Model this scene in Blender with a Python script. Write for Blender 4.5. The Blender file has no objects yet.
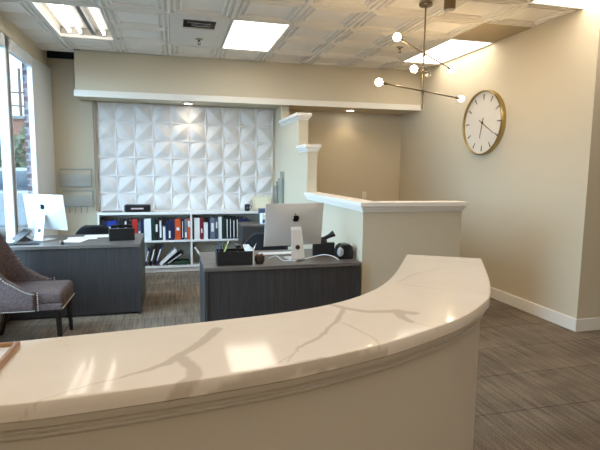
import bpy, bmesh, math, random
from mathutils import Vector, Matrix, noise
random.seed(7)
SC = bpy.context.scene
COL = SC.collection
PI = math.pi
def R(d): return math.radians(d)

# ------------------------------------------------------------------ camera
cam_d = bpy.data.cameras.new('camera'); cam = bpy.data.objects.new('camera', cam_d); COL.objects.link(cam)
cam_d.sensor_fit = 'HORIZONTAL'; cam_d.sensor_width = 36; cam_d.lens = 29.045; cam_d.clip_start = 0.02; cam_d.clip_end = 300
right = Vector((.9677, -.2518, .0121)); fwd = Vector((.2518, .9611, -.1135))
fwd.normalize(); right = (right - fwd * right.dot(fwd)).normalized(); up = right.cross(fwd)
M = Matrix((right, up, -fwd)).transposed().to_4x4(); M.translation = Vector((0, 0, 1.52))
cam.matrix_world = M
SC.camera = cam
# ------------------------------------------------------------------ world: bright overcast sky
W = bpy.data.worlds.new('overcast_sky'); SC.world = W; W.use_nodes = True
bg = W.node_tree.nodes['Background']; bg.inputs[0].default_value = (.74, .88, 1.0, 1); bg.inputs[1].default_value = 2.8
# very wide sun lamp added on the window side to strengthen indoor daylight
sd_ = bpy.data.lights.new('added_daylight', 'SUN'); sd_.energy = 12.5; sd_.angle = math.radians(100); sd_.color = (.42, .70, 1.0)
sun = bpy.data.objects.new('added_daylight', sd_); COL.objects.link(sun)
sun.rotation_euler = Vector((.66, .66, -.36)).to_track_quat('-Z', 'Y').to_euler()
# ------------------------------------------------------------------ exposure
vs = SC.view_settings; vs.view_transform = 'Standard'; vs.look = 'None'; vs.gamma = 1; vs.use_curve_mapping = False
vs.exposure = 0.55
TROFFER = 4.5      # radiance of the ceiling lights
TUBE = 6.0
GLOBE = 100.0
DOWN_W = 4.0
WARM = (1.0, .885, .735)
# large area lights: daylight portals in the window openings of the left wall
def portal(y0, y1, z0, z1, x=-1.80):
    l = bpy.data.lights.new('window_portal', 'AREA'); l.shape = 'RECTANGLE'; l.size = y1 - y0; l.size_y = z1 - z0
    l.cycles.is_portal = True
    o = bpy.data.objects.new('window_portal', l); COL.objects.link(o)
    o.matrix_world = Matrix(((0, 0, -1, x), (1, 0, 0, (y0 + y1) / 2), (0, -1, 0, (z0 + z1) / 2), (0, 0, 0, 1)))
portal(2.05, 6.85, .42, 2.76)

# ------------------------------------------------------------------ helpers
class MB:
    def __init__(s): s.bm = bmesh.new()
    def box(s, c, d, rot=None, mi=0):
        m = Matrix.Translation(Vector(c)) @ (rot.to_4x4() if rot else Matrix()) @ Matrix.Diagonal((d[0], d[1], d[2], 1))
        r = bmesh.ops.create_cube(s.bm, size=1, matrix=m)
        if mi:
            for f in {f for v in r['verts'] for f in v.link_faces}: f.material_index = mi
        return s
    def bb(s, x0, x1, y0, y1, z0, z1):
        return s.box(((x0 + x1) / 2, (y0 + y1) / 2, (z0 + z1) / 2), (x1 - x0, y1 - y0, z1 - z0))
    def cyl(s, p, q, r0, r1=None, n=20):
        p = Vector(p); q = Vector(q); d = q - p
        m = Matrix.Translation((p + q) / 2) @ d.to_track_quat('Z', 'Y').to_matrix().to_4x4()
        bmesh.ops.create_cone(s.bm, cap_ends=True, segments=n, radius1=r0, radius2=r0 if r1 is None else r1, depth=d.length, matrix=m)
        return s
    def sph(s, c, r, n=16, sc=(1, 1, 1)):
        bmesh.ops.create_uvsphere(s.bm, u_segments=n, v_segments=max(6, n // 2), radius=r, matrix=Matrix.Translation(Vector(c)) @ Matrix.Diagonal((*sc, 1)))
        return s
    def lathe(s, prof, c=(0, 0, 0), n=28, rot=None):
        m = Matrix.Translation(Vector(c)) @ (rot.to_4x4() if rot else Matrix())
        rows = []
        for r, z in prof:
            rows.append([s.bm.verts.new(m @ Vector((r * math.cos(2 * PI * k / n), r * math.sin(2 * PI * k / n), z))) for k in range(n)])
        for a, b in zip(rows, rows[1:]):
            for k in range(n): s.bm.faces.new((a[k], a[(k + 1) % n], b[(k + 1) % n], b[k]))
        s.bm.faces.new(rows[0][::-1]); s.bm.faces.new(rows[-1])
        return s
    def prism(s, poly, h, m=None):
        """polygon in local xy extruded along local z by h, placed by m"""
        m = m or Matrix()
        a = [s.bm.verts.new(m @ Vector((x, y, 0))) for x, y in poly]
        b = [s.bm.verts.new(m @ Vector((x, y, h))) for x, y in poly]
        s.bm.faces.new(a[::-1]); s.bm.faces.new(b)
        for k in range(len(a)): s.bm.faces.new((a[k], a[(k + 1) % len(a)], b[(k + 1) % len(a)], b[k]))
        return s
    def tube(s, pts, r, n=8, closed=False):
        pts = [Vector(p) for p in pts]; rows = []; N = len(pts); nrm = None
        for i, p in enumerate(pts):
            t = (pts[(i + 1) % N] - pts[i - 1]) if closed or 0 < i < N - 1 else (pts[1] - pts[0] if i == 0 else pts[-1] - pts[-2])
            t.normalize()
            if nrm is None: nrm = t.orthogonal().normalized()
            nrm = (nrm - t * nrm.dot(t)).normalized(); b = t.cross(nrm)
            rr = r(i / (N - 1)) if callable(r) else r
            rows.append([s.bm.verts.new(p + rr * (math.cos(2 * PI * k / n) * nrm + math.sin(2 * PI * k / n) * b)) for k in range(n)])
        prs = list(zip(rows, rows[1:])) + ([(rows[-1], rows[0])] if closed else [])
        for a, b in prs:
            for k in range(n): s.bm.faces.new((a[k], a[(k + 1) % n], b[(k + 1) % n], b[k]))
        if not closed: s.bm.faces.new(rows[0][::-1]); s.bm.faces.new(rows[-1])
        return s
    def grid(s, f, nu, nv):
        vs_ = [[s.bm.verts.new(f(i / nu, j / nv)) for j in range(nv + 1)] for i in range(nu + 1)]
        for i in range(nu):
            for j in range(nv): s.bm.faces.new((vs_[i][j], vs_[i + 1][j], vs_[i + 1][j + 1], vs_[i][j + 1]))
        return vs_
    def build(s, name, mats, parent=None, loc=None, bevel=0, smooth=False, sub=0, fix=True, rz=0):
        if fix: bmesh.ops.recalc_face_normals(s.bm, faces=s.bm.faces[:])
        me = bpy.data.meshes.new(name); s.bm.to_mesh(me); s.bm.free()
        for m in (mats if isinstance(mats, (list, tuple)) else [mats]): me.materials.append(m)
        o = bpy.data.objects.new(name, me); COL.objects.link(o)
        if smooth: me.polygons.foreach_set('use_smooth', [True] * len(me.polygons))
        if smooth == 'auto':
            me.set_sharp_from_angle(angle=R(40))
        if parent: o.parent = parent
        if loc: o.location = loc
        if rz: o.rotation_euler.z = rz
        if bevel:
            b = o.modifiers.new('bevel', 'BEVEL'); b.width = bevel; b.segments = 2; b.limit_method = 'ANGLE'; b.angle_limit = R(40)
        if sub:
            u = o.modifiers.new('subdivision', 'SUBSURF'); u.levels = u.render_levels = sub
        return o
def tag(o, label, cat, group=None, kind=None):
    o['label'] = label; o['category'] = cat
    if group: o['group'] = group
    if kind: o['kind'] = kind
    return o
def thing(name, label, cat, loc=(0, 0, 0), rz=0, group=None):
    o = bpy.data.objects.new(name, None); COL.objects.link(o); o.location = loc; o.rotation_euler.z = rz
    o.empty_display_size = .05
    return tag(o, label, cat, group)
def struct(o, label=None):
    o['kind'] = 'structure'
    if label: o['label'] = label
    return o
def RX(d): return Matrix.Rotation(R(d), 3, 'X')
def RY(d): return Matrix.Rotation(R(d), 3, 'Y')
def RZ(d): return Matrix.Rotation(R(d), 3, 'Z')
def catmull(P, n):
    P = [Vector((*p, 0)) if len(p) == 2 else Vector(p) for p in P]
    Q = [2 * P[0] - P[1]] + P + [2 * P[-1] - P[-2]]; out = []
    for i in range(1, len(Q) - 2):
        for k in range(12):
            t = k / 12; a, b, c, d = Q[i - 1:i + 3]
            out.append(.5 * ((2 * b) + (c - a) * t + (2 * a - 5 * b + 4 * c - d) * t * t + (3 * b - a - 3 * c + d) * t ** 3))
    out.append(P[-1])
    L = [0]
    for a, b in zip(out, out[1:]): L.append(L[-1] + (b - a).length)
    res = []; j = 0
    for k in range(n + 1):
        s = L[-1] * k / n
        while j < len(L) - 2 and L[j + 1] < s: j += 1
        t = (s - L[j]) / max(1e-9, L[j + 1] - L[j]); res.append(out[j].lerp(out[j + 1], min(1, t)))
    return res
def offset(C, d):
    out = []
    for i, p in enumerate(C):
        t = (C[min(i + 1, len(C) - 1)] - C[max(i - 1, 0)]).normalized()
        out.append(p + Vector((-t.y, t.x, 0)) * d)
    return out

# ------------------------------------------------------------------ materials
def srgb(r, g, b):
    f = lambda c: (c / 255) / 12.92 if c <= 10 else ((c / 255 + .055) / 1.055) ** 2.4
    return (f(r), f(g), f(b), 1)
def mat(name, col, rough=.5, metal=0, bump=0, scale=60, var=0, spec=.5, emit=None, es=0, trans=0, coat=0):
    m = bpy.data.materials.new(name); m.use_nodes = True; nt = m.node_tree; b = nt.nodes['Principled BSDF']
    b.inputs['Base Color'].default_value = col; b.inputs['Roughness'].default_value = rough; b.inputs['Metallic'].default_value = metal
    b.inputs['Specular IOR Level'].default_value = spec; b.inputs['Coat Weight'].default_value = coat
    if trans: b.inputs['Transmission Weight'].default_value = trans
    if emit: b.inputs['Emission Color'].default_value = (*emit, 1); b.inputs['Emission Strength'].default_value = es
    if bump or var:
        tc = nt.nodes.new('ShaderNodeTexCoord'); n = nt.nodes.new('ShaderNodeTexNoise'); n.inputs['Scale'].default_value = scale; n.inputs['Detail'].default_value = 4
        nt.links.new(tc.outputs['Object'], n.inputs['Vector'])
        if bump:
            bp = nt.nodes.new('ShaderNodeBump'); bp.inputs['Strength'].default_value = bump; bp.inputs['Distance'].default_value = .003
            nt.links.new(n.outputs['Fac'], bp.inputs['Height']); nt.links.new(bp.outputs['Normal'], b.inputs['Normal'])
        if var:
            r = nt.nodes.new('ShaderNodeValToRGB'); c = Vector(col[:3])
            r.color_ramp.elements[0].color = (*(c * (1 - var)), 1); r.color_ramp.elements[1].color = (*(c * (1 + var)), 1)
            r.color_ramp.elements[0].position = .3; r.color_ramp.elements[1].position = .7
            nt.links.new(n.outputs['Fac'], r.inputs['Fac']); nt.links.new(r.outputs['Color'], b.inputs['Base Color'])
    return m
def wood(name, c0, c1, axis=2, rough=.45):
    m = mat(name, c0, rough); nt = m.node_tree; b = nt.nodes['Principled BSDF']
    tc = nt.nodes.new('ShaderNodeTexCoord'); mp = nt.nodes.new('ShaderNodeMapping'); n = nt.nodes.new('ShaderNodeTexNoise'); r = nt.nodes.new('ShaderNodeValToRGB')
    sc = [70, 70, 70]; sc[axis] = 2.5; mp.inputs['Scale'].default_value = sc
    n.inputs['Scale'].default_value = 1; n.inputs['Detail'].default_value = 5; n.inputs['Roughness'].default_value = .6
    r.color_ramp.elements[0].color = c0; r.color_ramp.elements[1].color = c1; r.color_ramp.elements[0].position = .35; r.color_ramp.elements[1].position = .68
    L = nt.links.new; L(tc.outputs['Object'], mp.inputs['Vector']); L(mp.outputs['Vector'], n.inputs['Vector']); L(n.outputs['Fac'], r.inputs['Fac']); L(r.outputs['Color'], b.inputs['Base Color'])
    return m
PAINT = mat('beige_wall_paint', srgb(206, 195, 172), .75, bump=.05, scale=220)
WHITE = mat('white_trim_paint', srgb(236, 232, 224), .4)
WFRAME = mat('white_window_frame', srgb(225, 228, 230), .4)
JAMB = mat('white_jamb_gloss', srgb(240, 242, 244), .25)
TILE = mat('ceiling_tile_white', srgb(238, 232, 222), .85)
FLAT_TILE = mat('plain_ceiling_tile', srgb(222, 216, 206), .9)
TAN_TILE = mat('tan_ceiling_tile', srgb(176, 160, 132), .95, bump=.2, scale=300)
DECK = mat('dark_plenum', srgb(60, 58, 56), .9)
PANEL = mat('white_relief_panel', srgb(220, 215, 212), .6, spec=.25)
PANELTRIM = mat('brown_panel_edge', srgb(150, 132, 112), .6)
DESK = wood('dark_grey_wood_laminate', srgb(46, 44, 45), srgb(62, 59, 59), 2)
DESKTOP = wood('grey_wood_laminate_top', srgb(84, 78, 74), srgb(116, 108, 102), 0, .4)
DESKEDGE = wood('dark_wood_edge', srgb(48, 45, 44), srgb(66, 62, 60), 0, .4)
ALU = mat('satin_aluminium', srgb(205, 206, 208), .32, 1, bump=0)
ALUP = mat('silver_display_back', srgb(214, 213, 212), .45, .35)
BLACK = mat('black_plastic', srgb(20, 20, 22), .35)
BLACKG = mat('black_gloss', srgb(10, 10, 11), .12)
GREYP = mat('grey_plastic', srgb(95, 96, 98), .45)
WHITEP = mat('white_plastic', srgb(235, 235, 236), .35)
PAPER = mat('white_paper', srgb(240, 240, 240), .8)
NICKEL = mat('brushed_nickel', srgb(168, 156, 138), .28, 1)
LAMPMETAL = mat('aged_nickel', srgb(128, 112, 90), .28, 1)
GOLD = mat('brushed_gold', srgb(178, 158, 106), .28, 1)
CLOCKFACE = mat('clock_face_white', srgb(224, 217, 204), .6)
BRONZE = mat('dark_bronze_marks', srgb(104, 88, 60), .4, .6)
SHELF = mat('white_shelf_laminate', srgb(232, 230, 226), .45)
BULB = mat('lit_globe_bulb', (1, 1, 1, 1), .2, emit=(1, .72, .40), es=GLOBE)
CLEARB = mat('clear_globe', (1, 1, 1, 1), .03, trans=1)
DIFF = mat('lit_troffer_diffuser', (1, 1, 1, 1), .5, emit=WARM, es=TROFFER)
TUBEM = mat('lit_fluorescent_tube', (1, 1, 1, 1), .5, emit=(1, .93, .82), es=TUBE)
LED = mat('lit_downlight_lens', (1, 1, 1, 1), .5, emit=(1, .92, .8), es=14)
TROFREF = mat('troffer_inner_reflector', srgb(180, 176, 168), .35)
REFL = mat('troffer_reflector_white', srgb(240, 238, 232), .4)
FABRIC = mat('mauve_grey_velvet', srgb(90, 74, 72), .75, bump=.5, scale=45, var=.35)
PIPING = mat('pewter_nailheads', srgb(190, 180, 170), .3, 1)
DARKWOOD = mat('espresso_leg_wood', srgb(26, 20, 18), .35)
OFFCH = mat('black_office_fabric', srgb(24, 26, 30), .8, bump=.3, scale=300)
TISSUE = mat('white_tissue', srgb(244, 244, 246), .9)
LEAF = mat('green_leaf', srgb(74, 110, 52), .45)
POTM = mat('grey_ceramic', srgb(150, 150, 148), .3)
OAK = wood('light_oak_edge', srgb(150, 112, 78), srgb(186, 144, 104), 1, .4)
ACRYL = mat('smoky_acrylic', srgb(132, 138, 128), .25)
CREAM = mat('cream_board', srgb(226, 216, 186), .6, var=.08, scale=40)
BRICKC = None
def brick_mat(name, a, b_, mort, scale, rot=(0, 0, 0)):
    m = mat(name, a, .9); nt = m.node_tree; b = nt.nodes['Principled BSDF']
    tc = nt.nodes.new('ShaderNodeTexCoord'); mp = nt.nodes.new('ShaderNodeMapping'); t = nt.nodes.new('ShaderNodeTexBrick')
    mp.inputs['Rotation'].default_value = rot
    t.inputs['Color1'].default_value = a; t.inputs['Color2'].default_value = b_; t.inputs['Mortar'].default_value = mort
    t.inputs['Scale'].default_value = scale; t.inputs['Mortar Size'].default_value = .012; t.inputs['Brick Width'].default_value = .22; t.inputs['Row Height'].default_value = .08
    nt.links.new(tc.outputs['Object'], mp.inputs['Vector']); nt.links.new(mp.outputs['Vector'], t.inputs['Vector']); nt.links.new(t.outputs['Color'], b.inputs['Base Color'])
    return m
BRICK = brick_mat('purple_brown_brick', srgb(104, 80, 84), srgb(84, 64, 70), srgb(140, 134, 136), 1, (PI / 2, 0, 0))
BRICKFAR = mat('red_brick_far', srgb(122, 82, 70), .9, var=.1, scale=3)
def glass_mat():
    m = bpy.data.materials.new('window_glass'); m.use_nodes = True; nt = m.node_tree; nt.nodes.clear()
    o = nt.nodes.new('ShaderNodeOutputMaterial'); mx = nt.nodes.new('ShaderNodeMixShader'); t = nt.nodes.new('ShaderNodeBsdfTransparent'); g = nt.nodes.new('ShaderNodeBsdfGlossy'); f = nt.nodes.new('ShaderNodeLayerWeight'); pw = nt.nodes.new('ShaderNodeMath'); pw.operation = 'POWER'; pw.inputs[1].default_value = 5; ma = nt.nodes.new('ShaderNodeMath'); ma.operation = 'MULTIPLY_ADD'; ma.inputs[1].default_value = .6; ma.inputs[2].default_value = .04
    t.inputs[0].default_value = (.94, .97, .97, 1); g.inputs['Roughness'].default_value = .01; L = nt.links.new; L(f.outputs['Facing'], pw.inputs[0]); L(pw.outputs[0], ma.inputs[0]); L(ma.outputs[0], mx.inputs[0]); L(t.outputs[0], mx.inputs[1]); L(g.outputs[0], mx.inputs[2]); L(mx.outputs[0], o.inputs[0])
    return m
GLASS = glass_mat()
def carpet_mat():
    m = mat('striated_carpet_tile', srgb(92, 84, 74), .95, spec=.1); nt = m.node_tree; b = nt.nodes['Principled BSDF']; L = nt.links.new
    N = nt.nodes.new
    tc = N('ShaderNodeTexCoord')
    def nz(scale, detail=3, rough=.6):
        mp = N('ShaderNodeMapping'); mp.inputs['Scale'].default_value = scale; n = N('ShaderNodeTexNoise'); n.inputs['Scale'].default_value = 1; n.inputs['Detail'].default_value = detail; n.inputs['Roughness'].default_value = rough
        L(tc.outputs['Object'], mp.inputs['Vector']); L(mp.outputs['Vector'], n.inputs['Vector']); return n
    st = nz((42, 2.2, 1)); fine = nz((150, 110, 1), 3, .75); blot = nz((1.2, 2.6, 1), 2)
    # tile rows of two tones
    bt = N('ShaderNodeTexBrick'); bt.inputs['Scale'].default_value = 1; bt.inputs['Brick Width'].default_value = 1.0; bt.inputs['Row Height'].default_value = .5
    bt.inputs['Mortar Size'].default_value = .004; bt.inputs['Color1'].default_value = srgb(130, 116, 100); bt.inputs['Color2'].default_value = srgb(112, 102, 92); bt.inputs['Mortar'].default_value = srgb(84, 76, 68)
    L(tc.outputs['Object'], bt.inputs['Vector'])
    def mix(fac, a, bcol, mode='MULTIPLY'):
        x = N('ShaderNodeMix'); x.data_type = 'RGBA'; x.blend_type = mode; x.inputs[0].default_value = fac
        L(a, x.inputs[6]); L(bcol, x.inputs[7]); return x.outputs[2]
    def ramp(n, lo, hi, p0=.35, p1=.65):
        r = N('ShaderNodeValToRGB'); r.color_ramp.elements[0].color = (lo, lo, lo, 1); r.color_ramp.elements[1].color = (hi, hi, hi, 1); r.color_ramp.elements[0].position = p0; r.color_ramp.elements[1].position = p1
        L(n.outputs['Fac'], r.inputs['Fac']); return r.outputs['Color']
    c = mix(1, bt.outputs['Color'], ramp(st, .74, 1.18, .36, .64)); c = mix(1, c, ramp(fine, .5, 1.5, .3, .7)); c = mix(1, c, ramp(blot, .8, 1.15))
    L(c, b.inputs['Base Color'])
    bp = N('ShaderNodeBump'); bp.inputs['Strength'].default_value = .6; bp.inputs['Distance'].default_value = .004; L(fine.outputs['Fac'], bp.inputs['Height']); L(bp.outputs['Normal'], b.inputs['Normal'])
    return m
CARPET = carpet_mat()
def quartz_mat():
    m = mat('white_veined_quartz', srgb(226, 216, 206), .08, spec=.12); nt = m.node_tree; b = nt.nodes['Principled BSDF']; N = nt.nodes.new; L = nt.links.new
    at = N('ShaderNodeAttribute'); at.attribute_name = 'vein'; tc = N('ShaderNodeTexCoord'); n = N('ShaderNodeTexNoise'); n.inputs['Scale'].default_value = 9; n.inputs['Detail'].default_value = 5
    L(tc.outputs['Object'], n.inputs['Vector'])
    r = N('ShaderNodeValToRGB'); r.color_ramp.elements[0].color = srgb(224, 213, 201); r.color_ramp.elements[1].color = srgb(232, 224, 214); L(n.outputs['Fac'], r.inputs['Fac'])
    x = N('ShaderNodeMix'); x.data_type = 'RGBA'; x.inputs[7].default_value = srgb(196, 184, 171); L(at.outputs['Fac'], x.inputs[0]); L(r.outputs['Color'], x.inputs[6]); L(x.outputs[2], b.inputs['Base Color'])
    return m
QUARTZ = quartz_mat()
COUNTERP = mat('counter_front_paint', srgb(206, 198, 186), .4)

# ------------------------------------------------------------------ the setting
XR, YB, CZ = 3.735, 7.60, 3.05
struct(MB().bb(-1.72, 6.4, -2.5, 7.75, -.1, 0).build('floor', CARPET))
struct(MB().bb(-1.72, XR + .15, YB, YB + .15, 0, 3.3).build('wall_back', PAINT))
struct(MB().bb(XR, XR + .15, 3.705, YB, 0, 3.3).build('wall_right', PAINT))
struct(MB().bb(XR + .15, 6.4, 3.705, 3.855, 0, 3.3).build('wall_side', PAINT))
struct(MB().bb(6.4, 6.55, -2.5, 3.855, 0, 3.3).build('wall_far', PAINT))
struct(MB().bb(-1.9, 6.55, -2.65, -2.5, 0, 3.3).build('wall_front', PAINT))
# left wall: sill wall, beam over the windows, white pier at the far end
struct(MB().bb(-1.9, -1.66, -2.5, 6.85, 0, .40).build('wall_left', PAINT))
struct(MB().bb(-1.9, -1.66, -2.5, YB, 2.88, 3.3).build('beam_left', PAINT))
struct(MB().prism([(-1.72, 6.85), (-1.685, 6.85), (-1.625, YB), (-1.72, YB)], 2.88).build('trim_1', JAMB))
struct(MB().bb(-1.9, -1.62, -2.5, 6.85, .40, .43).build('trim_2', WFRAME))
# windows
def window(name, y0, y1, z0=.43, z1=2.88):
    f = MB(); x0, x1 = -1.73, -1.67
    f.bb(x0, x1, y0, y0 + .03, z0, z1).bb(x0, x1, y1 - .03, y1, z0, z1).bb(x0, x1, y0 + .03, y1 - .03, z1 - .13, z1).bb(x0, x1, y0 + .03, y1 - .03, z0, z0 + .06)
    o = struct(f.build(name, WFRAME, bevel=.004))
    g = struct(MB().bb(-1.703, -1.697, y0 + .03, y1 - .03, z0 + .06, z1 - .13).build('window_pane', GLASS, o))
    return o
ys = [6.85, 5.89, 4.65, 3.35, 2.05]  # the two bays nearest the camera are unseen, added to let in daylight
for k in range(len(ys) - 1): window('window_%d' % (k + 1), ys[k + 1], ys[k])
for k in range(1, len(ys) - 1):
    struct(MB().bb(-1.76, -1.67, ys[k] - .07, ys[k] + .07, .43, 2.88).build('window_mullion', WFRAME, bevel=.004))
struct(MB().bb(-1.9, -1.66, -2.5, 2.05, .43, 2.88).build('wall_left_end', PAINT))

# ceiling: moulded 2 by 2 tiles
def fx(k): return -1.275 + .63 * k
def fy(k): return 5.19 + .63 * k
LIGHTS = {(0, 0), (0, 1), (3, 0), (3, 1), (7, 0), (7, 1), (7, -4), (7, -3), (0, -12), (0, -11), (3, -12), (3, -11), (7, -12), (7, -11), (3, -4), (3, -3), (0, -8), (0, -7), (3, -8), (3, -7), (7, -8), (7, -7)}
cm = MB(); bm = cm.bm
RINGS = [(0, 0), (.014, 0), (.018, .026), (.046, .026), (.050, 0), (.066, 0), (.070, .026), (.10, .026), (.104, .002), (.120, .002), (.124, .02)]
def ring_tile(x0, y0, x1, y1):
    prev = None
    for d, z in RINGS:
        v = [bm.verts.new((x, y, CZ + z)) for x, y in ((x0 + d, y0 + d), (x1 - d, y0 + d), (x1 - d, y1 - d), (x0 + d, y1 - d))]
        if prev:
            for k in range(4): bm.faces.new((prev[k], v[k], v[(k + 1) % 4], prev[(k + 1) % 4]))
        prev = v
    bm.faces.new(prev)
for i in range(-1, 13):
    for j in range(-13, 3):
        if (i, j) in LIGHTS or (i, j) in {(2, 1), (7, -1), (2, 0)}: continue
        if i >= 8 and j >= -2: continue
        x0, x1, y0, y1 = fx(i), fx(i + 1), fy(j), fy(j + 1)
        ring_tile(x0, y0, x1, y1)
cm.bb(fx(-1), -1.24, 7.08, 7.28, CZ, CZ + .01)
struct(cm.build('ceiling', TILE, fix=False))
struct(MB().bb(-1.9, 6.55, -2.65, 7.75, 3.3, 3.4).build('ceiling_deck', DECK))
struct(MB().bb(fx(2) + .004, fx(3) - .004, fy(1) + .004, fy(2) - .004, CZ + .002, CZ + .012).build('ceiling_tile', FLAT_TILE))
struct(MB().bb(fx(7) + .004, XR, fy(-1) + .004, fy(0) - .004, CZ + .004, CZ + .016).build('ceiling_tile', TAN_TILE))

struct(MB().bb(-1.66, -1.236, YB - .02, YB, 3.022, 3.29).build('gap_shade_strip', mat('painted_void_shade', srgb(28, 32, 38), .95)))  # dark strip on the back wall, paints in the shade of the ceiling gap
# soffit across the back with its white fascia trim
struct(MB().prism([(-1.235, 7.115), (XR, 6.96), (XR, YB), (-1.235, YB)], .585, Matrix.Translation((0, 0, 2.462))).build('soffit', PAINT))
struct(MB().prism([(-1.25, 7.085), (XR, 6.93), (XR, 6.96), (-1.235, 7.115), (-1.235, YB), (-1.25, YB)], .085, Matrix.Translation((0, 0, 2.45))).build('trim_3', WHITE, bevel=.004))
# baseboards
struct(MB().bb(XR - .016, XR, 3.689, YB, 0, .125).build('baseboard_right', WHITE, bevel=.004))
struct(MB().bb(XR - .016, 6.4, 3.689, 3.705, 0, .125).build('baseboard_side', WHITE, bevel=.004))
struct(MB().bb(1.70, XR - .016, YB - .016, YB, 0, .125).build('baseboard_back', WHITE, bevel=.004))
# stepped partition and low half wall
PX0, PX1 = 1.57, 1.69
struct(MB().bb(PX0, PX1, 7.16, YB, 0, 2.462).build('partition_wall', PAINT))
struct(MB().bb(PX0, PX1, 6.10, 7.16, 0, 2.15).build('partition_step', PAINT))
struct(MB().bb(PX0, PX1, 5.67, 6.10, 0, 1.735).build('partition_step', PAINT))
struct(MB().bb(PX0, PX1, 3.86, 5.67, 0, 1.17).bb(PX1, 2.525, 3.86, 3.98, 0, 1.17).build('half_wall', PAINT))
def cap(name, rects, z0, z1):
    m = MB(); h = z1 - z0
    for e, a, b in ((.008, 0, .27), (.022, .27, .55), (.038, .55, 1)):
        for (x0, x1, y0, y1, sides) in rects:
            m.bb(x0 - e * sides[0], x1 + e * sides[1], y0 - e * sides[2], y1 + e * sides[3], z0 + a * h, z0 + b * h)
    return struct(m.build(name, WHITE, bevel=.003))
cap('trim_4', [(PX0, PX1, 6.10, 7.16, (1, 1, 1, 0))], 2.15, 2.243)
cap('trim_5', [(PX0, PX1, 5.67, 6.10, (1, 1, 1, 0))], 1.735, 1.825)
cap('trim_6', [(PX0, PX1, 3.86, 5.67, (1, 1, 1, 0)), (PX1, 2.525, 3.86, 3.98, (0, 1, 1, 1))], 1.165, 1.25)
# relief panelled feature wall
pm = MB(); CELL = .2575; NS = 22
def relief(U, V):
    i, j = int(min(U, 9.9999)), int(min(V, 5.9999)); u, v = U - i, V - j
    if (i + j) % 2 == 1: u = 1 - u
    q = (u + v) / 2; d = abs(u - v); k = 2 * min(q, 1 - q); w = k * (1 - .24 * k)
    if d < w: return .050 * math.sin(PI * q) * (1 - (d / w) ** 1.15)
    return .024 * k * (d - w) / max(1e-6, k - w)
def pf(a, b):
    U, V = a * 10, b * 6
    return Vector((-1.05 + U * CELL, YB - .012 - relief(U, V), 2.44 - V * .26))
pm.grid(pf, 10 * NS, 6 * NS)
struct(pm.build('panel_wall', PANEL, smooth='auto'))
struct(MB().bb(-1.095, -1.05, YB - .06, YB, .885, 2.455).build('trim_7', PANELTRIM))

# ------------------------------------------------------------------ ceiling lights
def troffer(i, j, label, tubes=False):
    x0, x1, y0, y1 = fx(i), min(fx(i + 1), XR - .004 if j > -4 else 99), fy(j), fy(j + 2)
    cx, cy = (x0 + x1) / 2, (y0 + y1) / 2; w, l = x1 - x0 - .008, y1 - y0 - .008
    t = thing('ceiling_light', label, 'ceiling light', (cx, cy, CZ), group='recessed fluorescent ceiling lights')
    f = MB(); b = .022
    f.bb(-w / 2, w / 2, -l / 2, -l / 2 + b, -.006, .03).bb(-w / 2, w / 2, l / 2 - b, l / 2, -.006, .03).bb(-w / 2, -w / 2 + b, -l / 2 + b, l / 2 - b, -.006, .03).bb(w / 2 - b, w / 2, -l / 2 + b, l / 2 - b, -.006, .03)
    f.build('frame', REFL, t, bevel=.003)
    if not tubes:
        MB().bb(-w / 2 + b, w / 2 - b, -l / 2 + b, l / 2 - b, .002, .008).build('diffuser', DIFF, t)
    else:
        h = MB(); d = .10; a, c = w / 2 - b, l / 2 - b
        h.bb(-a, a, -c, c, d, d + .01).bb(-a - .01, -a, -c, c, .03, d).bb(a, a + .01, -c, c, .03, d).bb(-a, a, -c - .01, -c, .03, d).bb(-a, a, c, c + .01, .03, d)
        h.build('reflector', TROFREF, t)
        MB().prism([(-.035, d), (.035, d), (.022, .035), (-.022, .035)], 2 * c - .02, Matrix(((1, 0, 0, .075), (0, 0, 1, -c + .01), (0, 1, 0, 0), (0, 0, 0, 1)))).build('ballast_cover', GREYP, t)
        for x in (-.19, -.07, .19):
            tb = MB().cyl((x, -c + .04, .055), (x, c - .04, .055), .0165, n=16).build('tube', TUBEM, t, smooth='auto')
            for q in (-1, 1): MB().bb(x - .02, x + .02, min(q * c, q * (c - .04)), max(q * c, q * (c - .04)), .03, .085).build('lamp_holder', WHITEP, t)
    return t
troffer(0, 0, 'open ceiling troffer with bare lit tubes nearest the left windows', True)
troffer(3, 0, 'square-looking lit ceiling panel beside the air vent')
troffer(7, 0, 'lit ceiling panel behind the globe chandelier, against the clock wall')
troffer(7, -4, 'lit ceiling panel at the top right corner above the wall corner')
troffer(0, -12, 'added unseen ceiling fill light at the back of the room on the window side')  # panels from here down are out of view, added to brighten the room
troffer(3, -12, 'added unseen ceiling fill light at the back of the room in the middle')
troffer(7, -12, 'added unseen ceiling fill light at the back of the room on the right')
troffer(3, -4, 'added unseen ceiling fill light over the aisle between counter and middle desk')
troffer(0, -8, 'added unseen ceiling fill light above the window end of the reception counter')
troffer(3, -8, 'added unseen ceiling fill light above the middle of the reception counter')
troffer(7, -8, 'added unseen ceiling fill light above the open carpet right of the counter')

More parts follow.
